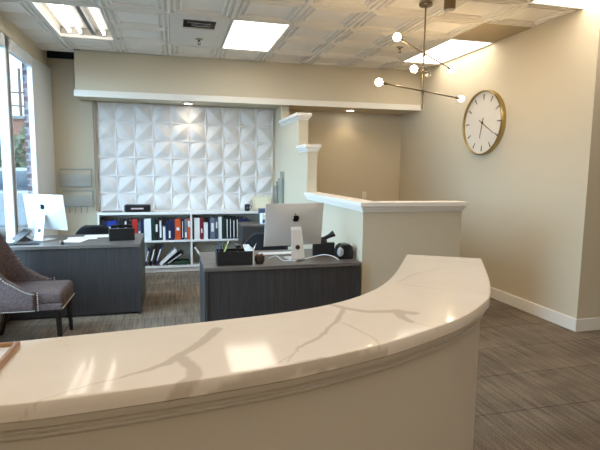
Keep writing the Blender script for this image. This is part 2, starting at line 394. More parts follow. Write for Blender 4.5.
def downlight(x, y, label):
    t = thing('recessed_downlight', label, 'downlight', (x, y, 2.462), group='round downlights in the soffit')
    MB().lathe([(.058, -.001), (.085, -.001), (.088, -.006), (.06, -.008), (.055, -.004)], n=32).build('trim_ring', WHITE, t, smooth='auto')
    MB().cyl((0, 0, -.0052), (0, 0, -.002), .056, n=32).build('lens', LED, t)
    l = bpy.data.lights.new('downlight_lamp', 'SPOT'); l.energy = DOWN_W; l.color = (1, .78, .50); l.spot_size = R(115); l.spot_blend = .6; l.shadow_soft_size = .05
    o = bpy.data.objects.new('downlight_lamp', l); COL.objects.link(o); o.parent = t; o.location = (0, 0, -.02)
downlight(.229, 7.40, 'round lit downlight under the soffit above the white relief wall')
downlight(2.735, 7.38, 'round lit downlight under the soffit above the tan alcove')

# vent, sprinklers
v = thing('air_vent', 'square ceiling air vent with dark slots beside the lit panel', 'vent', (fx(2) + .315, fy(0) + .315, CZ))
MB().bb(-.311, .311, -.311, -.16, 0, .012).bb(-.311, .311, .16, .311, 0, .012).bb(-.311, -.17, -.16, .16, 0, .012).bb(.17, .311, -.16, .16, 0, .012).build('face_plate', FLAT_TILE, v)
MB().bb(-.17, .17, -.16, .16, .05, .06).build('duct', DECK, v)
for k in range(3):
    MB().box((-.02 + .02 * k, -.09 + .09 * k, .018), (.30 - .05 * k, .05, .004), RX(30)).build('louvre', WHITEP if k else GREYP, v)
def sprinkler(x, y, label):
    t = thing('fire_sprinkler', label, 'sprinkler', (x, y, CZ), group='ceiling fire sprinklers')
    MB().lathe([(.045, 0), (.04, -.008), (.015, -.012)], n=20).build('escutcheon', NICKEL, t, smooth='auto')
    MB().cyl((0, 0, -.01), (0, 0, -.03), .011).tube([(-.011, 0, -.03), (-.017, 0, -.045), (0, 0, -.06), (.017, 0, -.045), (.011, 0, -.03)], .003).build('frame_arms', BRONZE, t)
    MB().cyl((0, 0, -.060), (0, 0, -.063), .021, n=12).build('deflector', BRONZE, t)
sprinkler(.326, 6.09, 'small fire sprinkler on the plain tile in front of the air vent')
sprinkler(2.76, 5.73, 'small fire sprinkler on the moulded ceiling behind the chandelier')

# ------------------------------------------------------------------ reception counter
OUT = [(-1.05, 1.03), (-.65, .995), (-.325, .986), (-.195, .991), (-.054, 1.004), (.103, 1.024), (.281, 1.056), (.523, 1.127), (.719, 1.213), (.889, 1.307), (1.064, 1.447), (1.156, 1.552), (1.292, 1.748), (1.555, 2.175)]
INN = [(-1.05, 1.37), (-.7, 1.36), (-.437, 1.357), (-.264, 1.374), (-.098, 1.393), (.09, 1.418), (.32, 1.457), (.50, 1.517), (.649, 1.606), (.79, 1.734), (.955, 1.949), (1.219, 2.361)]
VEINS = [([(-0.276, 0.975), (-0.234, 1.007), (-0.185, 1.041), (-0.108, 1.064)], 0.0021, 0.0034),
([(-0.108, 1.064), (-0.058, 1.095), (-0.015, 1.126), (0.021, 1.176), (0.06, 1.245), (0.112, 1.339)], 0.0043, 0.0144),
([(0.011, 1.145), (0.032, 1.086), (0.028, 1.037), (0.012, 0.991)], 0.0122, 0.0153),
([(0.301, 1.132), (0.242, 1.067), (0.193, 1.032), (0.133, 1.008)], 0.0023, 0.0023),
([(0.501, 1.504), (0.532, 1.461), (0.597, 1.413), (0.67, 1.397), (0.732, 1.36)], 0.0082, 0.0143),
([(0.686, 1.393), (0.678, 1.329), (0.691, 1.276)], 0.016, 0.008),
([(0.691, 1.276), (0.718, 1.241), (0.749, 1.215)], 0.0028, 0.0019),
([(0.532, 1.461), (0.517, 1.419), (0.474, 1.343), (0.395, 1.241), (0.306, 1.152), (0.258, 1.064)], 0.008, 0.003),
([(0.471, 1.334), (0.493, 1.291), (0.502, 1.226), (0.515, 1.173), (0.517, 1.119)], 0.0037, 0.0037),
([(1.184, 2.255), (1.274, 2.18), (1.476, 2.06)], 0.0032, 0.0032),
([(0.874, 1.768), (1.04, 1.91), (1.201, 1.99), (1.356, 1.983)], 0.0038, 0.0025),
([(0.866, 1.752), (0.944, 1.651), (1.027, 1.601), (1.131, 1.533)], 0.003, 0.0025),
([(-0.3, 1.373), (-0.254, 1.258), (-0.27, 1.128)], 0.0012, 0.0007),
([(.02, .985), (.10, 1.005), (.19, 1.02), (.30, 1.052), (.42, 1.085), (.55, 1.125)], .010, .006)]
def vein_at(x, y, z):
    nx = noise.noise((x * 9, y * 9, 1)) * .012 + noise.noise((x * 40, y * 40, 5)) * .004
    ny = noise.noise((x * 9, y * 9, 7)) * .012 + noise.noise((x * 40, y * 40, 9)) * .004
    px, py = x + nx, y + ny; best = 0
    for pts, a, b in VEINS:
        n = len(pts) - 1
        for k in range(n):
            ax, ay = pts[k]; bx, by = pts[k + 1]; dx, dy = bx - ax, by - ay
            t = max(0, min(1, ((px - ax) * dx + (py - ay) * dy) / (dx * dx + dy * dy)))
            d = math.hypot(px - ax - t * dx, py - ay - t * dy); w = a + (b - a) * (k + t) / n
            w *= 1.25 if w > .004 else 1; q = max(0, min(1, (w * 1.15 - d) / (w * .3 + .0008)))
            best = max(best, q * (.8 if w > .005 else .6))
    return best
counter = thing('reception_counter', 'large curved white reception counter with veined quartz top', 'counter', (0, 0, 0))
NU, NV = 560, 84
CO = catmull(OUT, NU); CI = catmull(INN, NU); zt, zb = 1.07, 1.030
prof = [(0, zb, .003), (0, zb, 0)]
# cross profile from the bottom outer edge over the top to the bottom inner edge: (fraction, inset metres from side, z)
cross = [(0, .004, zb), (0, 0, zb + .004), (0, 0, zb + .016), (0, 0, zt - .005), (0, .0015, zt - .0015), (0, .005, zt)]
cross += [(j / NV, .005 * (1 - 2 * j / NV), zt) for j in range(1, NV)]
cross += [(1, -.005, zt), (1, -.0015, zt - .0015), (1, 0, zt - .005), (1, 0, zb + .004), (1, -.004, zb)]
qb = MB(); rows = []; vals = []
for i in range(NU + 1):
    a, b = CO[i], CI[i]; d = (b - a).normalized(); row = []
    for f, ins, z in cross:
        p = a.lerp(b, f) + d * ins; row.append(qb.bm.verts.new((p.x, p.y, z))); vals.append(vein_at(p.x + (zt - z) * .5 * (f < .5), p.y - (zt - z) * .3, z))
    rows.append(row)
for r0, r1 in zip(rows, rows[1:]):
    for k in range(len(cross)):
        k2 = (k + 1) % len(cross); qb.bm.faces.new((r0[k], r1[k], r1[k2], r0[k2]))
qb.bm.faces.new(rows[0]); qb.bm.faces.new(rows[-1][::-1])
ct = qb.build('countertop', QUARTZ, counter, smooth='auto')
at_ = ct.data.attributes.new('vein', 'FLOAT', 'POINT'); at_.data.foreach_set('value', vals)
# body: outer face follows the edge, inset
def curved_panel(name, d_out, d_in, z0, z1, m, trimend=.03, bev=0, inner=False):
    C = CI if inner else CO
    n = len(C); k0, k1 = 0, n - 1 - int(trimend / 3.0 * NU)
    A = offset(C, d_out)[k0:k1:6]; B = offset(C, d_in)[k0:k1:6]
    mb = MB(); P = [(p.x, p.y) for p in A] + [(p.x, p.y) for p in reversed(B)]
    rows = []
    for z in (z0, z1): rows.append(([mb.bm.verts.new((p.x, p.y, z)) for p in A], [mb.bm.verts.new((p.x, p.y, z)) for p in B]))
    (a0, b0), (a1, b1) = rows
    for k in range(len(A) - 1):
        mb.bm.faces.new((a0[k], a0[k + 1], a1[k + 1], a1[k])); mb.bm.faces.new((b0[k], b1[k], b1[k + 1], b0[k + 1]))
        mb.bm.faces.new((a1[k], a1[k + 1], b1[k + 1], b1[k])); mb.bm.faces.new((a0[k], b0[k], b0[k + 1], a0[k + 1]))
    for k in (0, -1): mb.bm.faces.new((a0[k], a1[k], b1[k], b0[k]))
    return mb.build(name, m, counter, smooth='auto', bevel=bev)
curved_panel('front_panel', .032, .07, 0, 1.030, COUNTERP, .12)
MP = [(.055, 1.030), (.008, 1.030), (.008, 1.020), (.013, 1.018), (.013, 1.011), (.020, 1.009), (.027, 1.004), (.030, .998), (.030, .994), (.020, .993), (.020, .988), (.024, .982), (.031, .978), (.055, .978)]
k1 = NU - 9; mb = MB(); strips = [(offset(CO, d)[0:k1:6], z) for d, z in MP]
vr = [[mb.bm.verts.new((p.x, p.y, z)) for p in C] for C, z in strips]
for a in range(len(vr)):
    q, r = vr[a], vr[(a + 1) % len(vr)]
    for k in range(len(q) - 1): mb.bm.faces.new((q[k], q[k + 1], r[k + 1], r[k]))
mb.bm.faces.new([r[0] for r in vr]); mb.bm.faces.new([r[-1] for r in vr][::-1])
mb.build('moulding', COUNTERP, counter)
curved_panel('back_panel', -.10, -.06, 0, 1.030, COUNTERP, .12, inner=True)
e0 = CO[-1] ; e1 = CI[-1]; dv = (e1 - e0).normalized(); tv = Vector((dv.y, -dv.x, 0))
mid = (e0 + e1) / 2 - tv * .10
MB().box((0, 0, .515), (.26, .035, 1.028)).build('end_panel', COUNTERP, counter, loc=(mid.x, mid.y, 0), rz=math.atan2(dv.y, dv.x))

tray = thing('document_tray', 'low tray with a light wooden edge on the counter at the left border', 'tray', (-.545, 1.20, 1.0705))
m = MB(); m.bb(-.165, .165, -.13, .13, 0, .004).build('base', WHITEP, tray)
m = MB().bb(.165, .178, -.14, .14, 0, .015).bb(-.178, -.165, -.14, .14, 0, .015).bb(-.165, .165, .13, .14, 0, .015).bb(-.165, .165, -.14, -.13, 0, .015); m.build('rim', OAK, tray, bevel=.003)
tag(MB().box((0, 0, .001), (.28, .216, .002)).build('paper_sheet', PAPER, loc=(-.557, 1.17, 1.0752)), 'white paper sheet lying in the wooden-edged tray on the counter', 'paper')
pl = thing('potted_plant', 'small potted plant at the left border, one green leaf tip in view', 'plant', (-.60, 1.30, 1.0705))
tray.location = (-.555, 1.17, 1.0705)
pl.location = (-.90, 1.22, 1.0705)
MB().lathe([(.045, 0), (.06, .09), (.063, .095), (.055, .095), (.052, .08)], n=24).build('pot', POTM, pl, smooth='auto')
for k, (a, le, zz) in enumerate([(2, .49, .115), (70, .2, .16), (140, .2, .18), (215, .2, .16), (290, .18, .2)]):
    m = MB(); d = Vector((math.cos(R(a)), math.sin(R(a)), 0)); n_ = Vector((-d.y, d.x, 0))
    def lf(u, v, d=d, n_=n_, le=le, zz=zz):
        w = .018 * math.sin(PI * min(1, u * .96 + .04)) ** .6
        return d * (u * le) + n_ * ((v - .5) * 2 * w) + Vector((0, 0, .08 + zz * 1.6 * u * (1.35 - u) + .004 * abs(v - .5)))
    m.grid(lf, 14, 2); m.build('leaf', LEAF, pl, smooth=True)

# ------------------------------------------------------------------ desks
def desk(name, label, x0, x1, y0, y1, h=.74):
    t = thing(name, label, 'desk', ((x0 + x1) / 2, (y0 + y1) / 2, 0)); w, d = (x1 - x0) / 2, (y1 - y0) / 2
    MB().bb(-w, w, -d, d, h - .03, h).build('desktop', DESKTOP, t, bevel=.003)
    for s in (-1, 1):
        MB().bb(min(s * w, s * (w - .03)), max(s * w, s * (w - .03)), -d + .01, d - .01, 0, h - .03).build('side_panel', DESK, t, bevel=.002)
    MB().bb(-w + .03, w - .03, -d + .02, -d + .042, .02, h - .03).build('front_panel', DESK, t)
    p = MB().bb(w - .43, w - .035, -d + .05, d - .02, .02, h - .035).build('pedestal', DESK, t)
    for k in range(3):
        dr = MB().bb(w - .425, w - .04, d - .02, d - .002, .04 + k * .22, .04 + k * .22 + .21).build('drawer', DESK, t, bevel=.002)
        MB().tube([(w - .29, d - .002, .18 + k * .22), (w - .29, d + .02, .18 + k * .22), (w - .17, d + .02, .18 + k * .22), (w - .17, d - .002, .18 + k * .22)], .005).build('handle', NICKEL, dr)
    return t
D1 = desk('office_desk', 'dark grey wood desk by the window under the tilted computer', -1.62, -.345, 5.18, 6.05)
D2 = desk('office_desk', 'dark grey wood desk against the half wall in the middle', .225, 1.545, 3.81, 4.57)

APPLE = [(0, .30), (.10, .335), (.22, .36), (.34, .335), (.44, .26), (.36, .19), (.31, .08), (.32, -.05), (.38, -.15), (.47, -.21), (.42, -.35), (.33, -.48), (.23, -.56), (.12, -.55), (0, -.51), (-.12, -.55), (-.23, -.56), (-.34, -.48), (-.43, -.34), (-.49, -.18), (-.50, 0), (-.46, .17), (-.37, .29), (-.24, .355), (-.11, .335)]
APPLELEAF = [(0, .42), (.02, .53), (.09, .63), (.21, .68), (.20, .57), (.13, .47)]
def computer(label, loc, rz, scale=1, tilt=7, alu=ALUP):
    t = thing('desktop_computer', label, 'computer', loc, rz)   # back of the display faces local -y
    w, h = .268, .375
    piv = Matrix.Translation((0, .02, .30)) @ Matrix.Rotation(R(tilt), 4, 'X')
    g = MB()
    def back(u, v):
        x = (u - .5) * 2; z = (v - .5) * 2
        rr = max(abs(x), abs(z)) ** 1
        bulge = .026 * (1 - abs(x) ** 2.5) * (1 - abs(z) ** 2.5)
        return piv @ Vector((x * w, -.004 - bulge, .004 + z * h / 2))
    vs_ = g.grid(back, 24, 18)
    rim = [vs_[i][0] for i in range(25)] + [vs_[24][j] for j in range(1, 19)] + [vs_[i][18] for i in range(23, -1, -1)] + [vs_[0][j] for j in range(17, 0, -1)]
    fr = [g.bm.verts.new(v_.co + (piv.to_3x3() @ Vector((0, .008, 0)))) for v_ in rim]
    for k in range(len(rim)): g.bm.faces.new((rim[k], rim[(k + 1) % len(rim)], fr[(k + 1) % len(rim)], fr[k]))
    g.bm.faces.new(fr)
    disp = g.build('display', alu, t, smooth='auto')
    MB().box((0, 0, 0), (2 * w - .02, .002, h - .09)).build('screen', BLACKG, disp).matrix_local = piv @ Matrix.Translation((0, .0055, .04))
    lm = Matrix.Translation((0, -.0305, .055)) @ Matrix(((-1, 0, 0, 0), (0, 0, -1, 0), (0, 1, 0, 0), (0, 0, 0, 1)))
    lm = piv @ Matrix.Translation((0, -.0300, .070)) @ Matrix(((1, 0, 0, 0), (0, 0, 1, 0), (0, 1, 0, 0), (0, 0, 0, 1)))
    s = .058
    MB().prism([(-x * s, y * s) for x, y in APPLE], .003, lm @ Matrix.Translation((0, 0, -.0035))).prism([(-x * s, y * s) for x, y in APPLELEAF], .003, lm @ Matrix.Translation((0, 0, -.0035))).build('emblem', BLACKG, disp)
    # stand: sloping plate from the hinge down and back to a foot under the display
    st = MB(); sw = .044
    path = [(-.020, .285), (-.032, .26), (-.055, .15), (-.080, .03), (-.083, .014), (-.075, .010), (.0, .0095), (.10, .0095)]
    th = .008
    def sf(u, v):
        k = u * (len(path) - 1); i = min(int(k), len(path) - 2); q = k - i
        y = path[i][0] * (1 - q) + path[i + 1][0] * q; z = path[i][1] * (1 - q) + path[i + 1][1] * q
        ww = sw * (1 + .47 * min(1, u * 1.7))
        return Vector(((v - .5) * 2 * ww, y, z))
    gv = st.grid(sf, (len(path) - 1) * 3, 4)
    so = st.build('stand', ALUP, t); sd = so.modifiers.new('solid', 'SOLIDIFY'); sd.thickness = th; sd.offset = 1
    a = math.atan2(.025, .12)
    hm = Matrix.Translation((0, -.0655, .115)) @ Matrix.Rotation(R(90) - a, 4, 'X')
    MB().lathe([(.0, -.004), (.021, -.004), (.021, .010), (.0, .010)], n=24).build('cable_hole', GREYP, so).matrix_local = hm
    MB().lathe([(.014, -.003), (.0165, -.003), (.0165, .0115), (.014, .0115)], n=24).build('hole_ring', BLACK, so).matrix_local = hm
    return t
computer('silver all-in-one computer seen from behind on the middle desk', (1.018, 4.06, .74), R(7), tilt=8)
computer('white-lit all-in-one computer seen from behind on the window desk', (-1.325, 5.60, .74), R(-33), tilt=8)

def keyboard(label, x, y, rz, m=WHITEP, k2=ALU, w=.36):
    t = thing('keyboard', label, 'keyboard', (x, y, .7405), rz)
    MB().box((0, 0, .005), (w, .12, .008)).build('base', k2, t, bevel=.002)
    b = MB()
    for r in range(5):
        for c in range(14): b.box((-w / 2 + .02 + c * (w - .04) / 13, -.045 + r * .0225, .0105), (.019, .017, .004))
    b.build('keys', m, t)
keyboard('white slim keyboard on the middle desk below the computer', .93, 4.33, R(2))
keyboard('black keyboard on the window desk beside the computer stand', -1.50, 5.36, R(4), BLACK, BLACK)

# black organizer box with pens and tissue
b = thing('desk_organizer', 'black rectangular desk organizer box with pens on the middle desk', 'organizer', (.475, 3.955, .7405))
MB().bb(-.145, .145, -.08, -.075, 0, .115).bb(-.145, .145, .075, .08, 0, .115).bb(-.145, -.14, -.075, .075, 0, .115).bb(-.14, .145, -.075, .075, 0, .005).bb(-.03, -.025, -.075, .075, .005, .1).bb(.04, .045, -.075, .075, .005, .1).build('tray', BLACK, b, bevel=.002)
MB().bb(.145, .15, -.08, .08, 0, .115).build('end_plate', WHITEP, b)
MB().bb(-.135, -.035, -.07, .07, .06, .065).build('divider', BLACK, b)
pc = [(srgb(40, 60, 110), 'blue pen leaning left in the black organizer', (-.12, .0, .06), (-.125, .03, .17)), (srgb(20, 20, 20), 'black pen standing in the black organizer', (-.10, .02, .06), (-.105, .01, .185)),
      (srgb(225, 215, 190), 'cream pencil leaning right in the black organizer', (-.09, -.02, .06), (-.045, -.01, .19)), (srgb(190, 200, 80), 'yellow-green pen leaning right in the black organizer', (-.10, -.03, .06), (-.055, -.035, .175)),
      (srgb(60, 110, 90), 'green pen upright in the black organizer', (-.07, .03, .06), (-.085, .04, .165))]
for k, (c, lb, p, q) in enumerate(pc):
    base = Vector((.475, 3.955, .7405))
    o = MB().cyl((0, 0, .007), Vector(q) - Vector(p), .0045, n=10).build('pen', mat('pen_plastic_%d' % k, c, .4), loc=base + Vector(p)); tag(o, lb, 'pen', 'pens in the organizer')
    MB().cyl((0, 0, 0), (0, 0, 0.008), .001, .0045, n=10).build('tip', NICKEL, o)
ti = MB()
def tis(u, v):
    a = u * 2 * PI; r = .010 + .040 * v + .012 * v * math.sin(a * 3) ; z = .15 * v * (.85 + .14 * math.sin(a * 3 + 1) ) 
    return Vector((r * math.cos(a), r * .7 * math.sin(a), z + .008 * math.sin(a * 5) * v))
ti.grid(tis, 40, 8)
o = ti.build('tissue', TISSUE, loc=(.615, 4.0, .7465), smooth=True, fix=True); tag(o, 'crumpled white tissue sticking out of the black organizer', 'tissue'); o.modifiers.new('solid', 'SOLIDIFY').thickness = .0015
# small dark wicker cup beside
BROWN = mat('dark_brown_wicker', srgb(52, 40, 34), .7, bump=.6, scale=120)
c = thing('wicker_cup', 'small dark brown basket beside the black organizer', 'basket', (.685, 3.93, .7405))
MB().lathe([(.03, 0), (.042, .03), (.04, .06), (.034, .064), (.034, .05), (.028, .01)], n=24).build('bowl', BROWN, c, smooth='auto')
for k in range(9): MB().sph((.022 * math.cos(k * 2.4), .022 * math.sin(k * 2.4), .06 + .006 * (k % 3)), .011, 10).build('bead', mat('bead_%d' % k, srgb(70 + 8 * k, 50 + 3 * k, 40), .4), c, smooth=True)

# telephone and rounded dark speaker at the right end of the middle desk
p = thing('desk_telephone', 'black desk telephone at the right end of the middle desk', 'telephone', (1.335, 4.24, .7405), R(-14))
MB().prism([(-.09, 0), (.09, 0), (.09, .04), (-.05, .125), (-.09, .125)], .2, Matrix(((0, 0, 1, -.10), (1, 0, 0, 0), (0, 1, 0, 0), (0, 0, 0, 1)))).build('body', BLACK, p, bevel=.006)
MB().tube([(-.095, -.06, .150), (-.05, -.05, .145), (0, -.05, .155), (.05, -.05, .18), (.095, -.045, .205)], lambda t: .018 + .012 * (abs(t - .5) * 2) ** 3, n=12).build('handset', BLACK, p, smooth='auto')
MB().box((0, -.05, .135), (.06, .04, .03)).build('cradle', BLACKG, p, bevel=.004)
s = thing('desk_speaker', 'round-topped black speaker with pale grille beside the telephone', 'speaker', (1.46, 4.02, .7405), R(6))
MB().prism([(-.07, 0), (.07, 0), (.075, .06), (.06, .11), (.03, .132), (-.03, .132), (-.06, .11), (-.075, .06)], .11, Matrix(((1, 0, 0, 0), (0, 0, 1, -.055), (0, 1, 0, 0), (0, 0, 0, 1)))).build('case', BLACK, s, bevel=.008)
MB().sph((-.055, -.048, .066), .042, 20, (.75, .35, 1.05)).build('grille', mat('pale_grey_grille', srgb(178, 186, 190), .5), s, smooth=True)
cab = catmull([(1.06, 3.985, .745), (1.12, 4.04, .744), (1.20, 4.03, .765), (1.27, 3.98, .785), (1.34, 3.95, .772), (1.385, 3.925, .744)], 40)
tag(MB().tube(cab, .004, 8).build('cable', WHITEP, smooth=True), 'white cable looping across the right of the middle desk', 'cable')
cab = catmull([(.80, 4.12, .743), (.85, 4.06, .775), (.90, 4.0, .745), (.95, 3.98, .744), (1.01, 3.96, .744)], 40)
tag(MB().tube(cab, .0035, 8).build('cable', WHITEP, smooth=True), 'thin white cable running to the computer stand on the middle desk', 'cable')

# window desk: papers, telephone, small box
for k, (x, y, rz, w, l, lb) in enumerate([(-.98, 5.72, 8, .30, .22, 'loose white paper sheet in the middle of the window desk'), (-1.02, 5.55, -14, .216, .28, 'white paper sheet beside the tilted computer on the window desk'), (-.84, 5.83, 3, .28, .216, 'white paper sheet nearest the desk telephone')]):
    o = MB().box((0, 0, .001), (w, l, .002)).build('paper_sheet', PAPER, loc=(x, y, .7402 + k * .0022), rz=R(rz)); tag(o, lb, 'paper', 'papers on the window desk')
o = thing('stapler', 'tiny brown and black stapler on the front edge of the window desk', 'stapler', (-1.10, 5.30, .7405), R(20))
MB().box((0, 0, .006), (.03, .07, .012)).build('base', BLACK, o, bevel=.002)
MB().box((0, .004, .028), (.022, .062, .02), RX(6)).build('arm', mat('brown_plastic', srgb(90, 74, 58), .4), o, bevel=.003)
p = thing('desk_telephone', 'black desk telephone at the right end of the window desk', 'telephone', (-.555, 5.55, .7405), R(8))
MB().prism([(-.10, 0), (.10, 0), (.10, .03), (-.04, .13), (-.10, .13)], .26, Matrix(((0, 0, 1, -.13), (1, 0, 0, 0), (0, 1, 0, 0), (0, 0, 0, 1)))).build('body', BLACK, p, bevel=.006)
MB().tube([(-.11, -.07, .145), (-.08, -.07, .155), (.0, -.07, .152), (.08, -.07, .155), (.11, -.07, .145)], .017, 12).build('handset', BLACKG, p, smooth='auto')
o = thing('tablet', 'dark tablet leaning by the window at the left end of the window desk', 'tablet', (-1.555, 5.62, .7405), R(-60))
MB().box((0, 0, 0), (.24, .008, .17)).build('body', BLACK, o, bevel=.003).matrix_local = Matrix.Translation((0, 0, .062)) @ Matrix.Rotation(R(-52), 4, 'X')
MB().prism([(-.06, 0), (.06, 0), (0, .05)], .1, Matrix(((0, 0, 1, -.05), (1, 0, 0, .03), (0, 1, 0, 0), (0, 0, 0, 1)))).build('stand', GREYP, o)

# ------------------------------------------------------------------ office chairs
def office_chair(label, x, y, rz, top):
    t = thing('office_chair', label, 'office chair', (x, y, 0), rz, 'black office chairs')   # faces local -y, back at +y
    for k in range(5):
        a = R(72 * k + 20)
        lg = MB().tube([(0, 0, .10), (.28 * math.cos(a), .28 * math.sin(a), .065)], lambda q: .024 - .008 * q, 8).build('leg', BLACK, t, smooth=True)
        MB().cyl((.28 * math.cos(a) - .02, .28 * math.sin(a), .028), (.28 * math.cos(a) + .02, .28 * math.sin(a), .028), .028, n=16).build('caster', BLACK, lg)
    MB().cyl((0, 0, .09), (0, 0, .43), .026).build('gas_lift', GREYP, t)
    MB().box((0, 0, .47), (.48, .47, .08)).build('seat', OFFCH, t, bevel=.03)
    def bk(u, v):
        xx = (u - .5) * 2; w = .22 + .02 * math.sin(PI * v); z = .54 + (top - .54) * v
        z -= .10 * v * max(0, abs(xx) - .45) ** 2 / .3
        return Vector((xx * w, .22 + .05 * v + .05 * (1 - xx * xx) , z))
    m = MB(); m.grid(bk, 16, 10); o = m.build('backrest', OFFCH, t, smooth=True); sd = o.modifiers.new('solid', 'SOLIDIFY'); sd.thickness = .045; o.modifiers.new('bevel', 'BEVEL').width = .012
    MB().tube([(0, .10, .44), (0, .27, .46), (0, .31, .6)], .018).build('back_bracket', BLACK, t)
    for s_ in (-1, 1):
        MB().tube([(s_ * .24, .08, .46), (s_ * .29, .06, .50), (s_ * .29, .04, .63)], .015).box((s_ * .29, .02, .64), (.06, .24, .025)).build('armrest', BLACK, t, bevel=.004)
office_chair('black office chair tucked behind the window desk', -.93, 6.52, R(180), .82)
office_chair('black office chair behind the computer on the middle desk', 1.00, 5.58, R(178), .81)

# grey cabinet behind the middle desk
t = thing('filing_cabinet', 'grey wood low cabinet beside the bookcase and the stepped partition', 'cabinet', (1.235, 6.93, 0))
MB().bb(-.31, .31, -.22, .22, 0, .715).build('body', DESK, t)
MB().bb(-.32, .32, -.235, .23, .715, .74).build('top', DESKTOP, t, bevel=.003)
for k in range(2):
    d = MB().bb(-.30, .30, -.235, -.22, .03 + k * .34, .36 + k * .34).build('drawer', DESK, t, bevel=.002)
    MB().tube([(-.07, -.235, .27 + k * .34), (-.07, -.26, .27 + k * .34), (.07, -.26, .27 + k * .34), (.07, -.235, .27 + k * .34)], .006).build('handle', NICKEL, d)
BLUE = mat('blue_print', srgb(70, 100, 150), .6)
t = thing('tissue_box', 'white box with blue print on the grey low cabinet', 'box', (1.29, 6.86, .7405), R(12))
MB().box((0, 0, .075), (.16, .10, .15)).build('carton', WHITEP, t, bevel=.003)
MB().box((0, -.0505, .04), (.15, .002, .05)).build('blue_band', BLUE, t)
t = thing('storage_box', 'dark blue box standing behind the white box on the grey cabinet', 'box', (1.30, 7.03, .7405))
MB().box((0, 0, .10), (.17, .12, .20)).build('carton', mat('slate_blue_card', srgb(72, 84, 108), .6), t, bevel=.003)
MB().box((0, 0, .203), (.174, .124, .006)).build('lid', mat('steel_blue_card', srgb(110, 124, 150), .6), t)

# ------------------------------------------------------------------ bookcase
BX0, BX1, BY0, BY1 = -1.04, 1.555, 7.25, 7.575
t = thing('bookcase', 'long low white bookcase full of binders under the relief wall', 'bookcase', ((BX0 + BX1) / 2, (BY0 + BY1) / 2, 0))
hx, hy = (BX1 - BX0) / 2, (BY1 - BY0) / 2; cx = (BX0 + BX1) / 2
DIVX = .247
MB().bb(-hx, hx, -hy, hy, .85, .885).build('top', SHELF, t, bevel=.002)
for x in (-hx + .0125, DIVX - cx, hx - .0125):
    MB().bb(x - .0125, x + .0125, -hy + .003, hy - .012, .095, .85).build('upright', SHELF, t)
MB().bb(-hx, hx, hy - .012, hy, .095, .85).build('back_panel', mat('shelf_back_grey', srgb(196, 194, 182), .6), t)
for a, b_ in ((-hx + .025, DIVX - cx - .0125), (DIVX - cx + .0125, hx - .025)):
    MB().bb(a, b_, -hy + .003, hy - .012, .445, .472).build('shelf', SHELF, t)
MB().bb(-hx, hx, -hy, hy, .065, .095).build('bottom', SHELF, t)
MB().bb(-hx + .03, hx - .03, -hy + .03, hy - .02, 0, .065).build('plinth', SHELF, t)
BC = {}
def bcol(n, c):
    if n not in BC: BC[n] = mat(n + '_binder_cover', c, .4)
    return BC[n]
CL = dict(black=srgb(24, 24, 27), navy=srgb(28, 38, 74), royal=srgb(34, 58, 150), white=srgb(232, 232, 232), red=srgb(178, 44, 36), orange=srgb(206, 82, 44), burgundy=srgb(122, 30, 42), grey=srgb(104, 114, 126), slate=srgb(72, 82, 98), green=srgb(24, 52, 44))
WORD = dict(royal='royal blue', slate='slate grey', green='dark green', navy='navy blue', grey='blue-grey', red='red', orange='orange-red', burgundy='burgundy', black='black', white='white')
LABELM = mat('binder_label_white', srgb(228, 228, 226), .6)
ORD = ['first', 'second', 'third', 'fourth', 'fifth', 'sixth', 'seventh', 'eighth', 'ninth', 'tenth', 'eleventh', 'twelfth', 'thirteenth', 'fourteenth', 'fifteenth', 'sixteenth', 'seventeenth', 'eighteenth', 'nineteenth', 'twentieth', 'twenty-first', 'twenty-second', 'twenty-third', 'twenty-fourth']
def px2x(p): return -1.014 + (p - 100) * .01345 + (p - 100) ** 2 * .0000052
def binder(x0, x1, z, col, h, lab, label, grp):
    w = x1 - x0 - .002; dpt = .25
    o = thing('binder', label, 'binder', ((x0 + x1) / 2, 7.28, z), group=grp)
    m = MB(); m.bb(-w / 2, -w / 2 + .003, 0, dpt, 0, h).bb(w / 2 - .003, w / 2, 0, dpt, 0, h).bb(-w / 2, w / 2, -.003, .0, 0, h)
    m.build('cover', bcol(col, CL[col]), o)
    MB().bb(-w / 2 + .004, w / 2 - .004, .02, dpt - .01, .006, h - .012).build('pages', PAPER, o)
    if lab:
        a, b_, lw = lab
        MB().bb(-w * lw / 2, w * lw / 2, -.0045, -.003, a * h, b_ * h).build('spine_label', LABELM, o)
    return o
UL = [(101, 104, 'black', .30, None), (104.2, 107.3, 'navy', .29, (.45, .62, .6)), (107.5, 111.8, 'royal', .29, (.5, .72, .6)), (112, 115.8, 'royal', .30, None), (116, 119.2, 'navy', .30, (.5, .7, .5)), (119.5, 123.4, 'black', .30, (.15, .3, .5)), (123.6, 127, 'black', .31, (.3, .92, .5)), (127.2, 131, 'black', .30, None),
      (131.3, 137.3, 'red', .31, None), (137.5, 140.3, 'slate', .28, (.15, .5, .6)), (140.5, 143.2, 'navy', .31, None), (143.5, 150.5, 'white', .32, None), (150.8, 154, 'green', .31, None), (154.2, 157.8, 'black', .31, (.4, .75, .55)), (158, 161.6, 'black', .32, (.12, .9, .5)), (162, 164.5, 'white', .2, None), (164.7, 167, 'navy', .29, None), (167.2, 170.5, 'navy', .30, (.1, .45, .6)), (170.7, 173.8, 'navy', .31, None),
      (174.1, 180, 'orange', .31, (.45, .6, .5)), (180.3, 183.3, 'black', .30, (.1, .9, .25)), (183.6, 186.5, 'grey', .31, (.1, .35, .6)), (186.7, 189.5, 'orange', .31, (.6, .9, .7))]
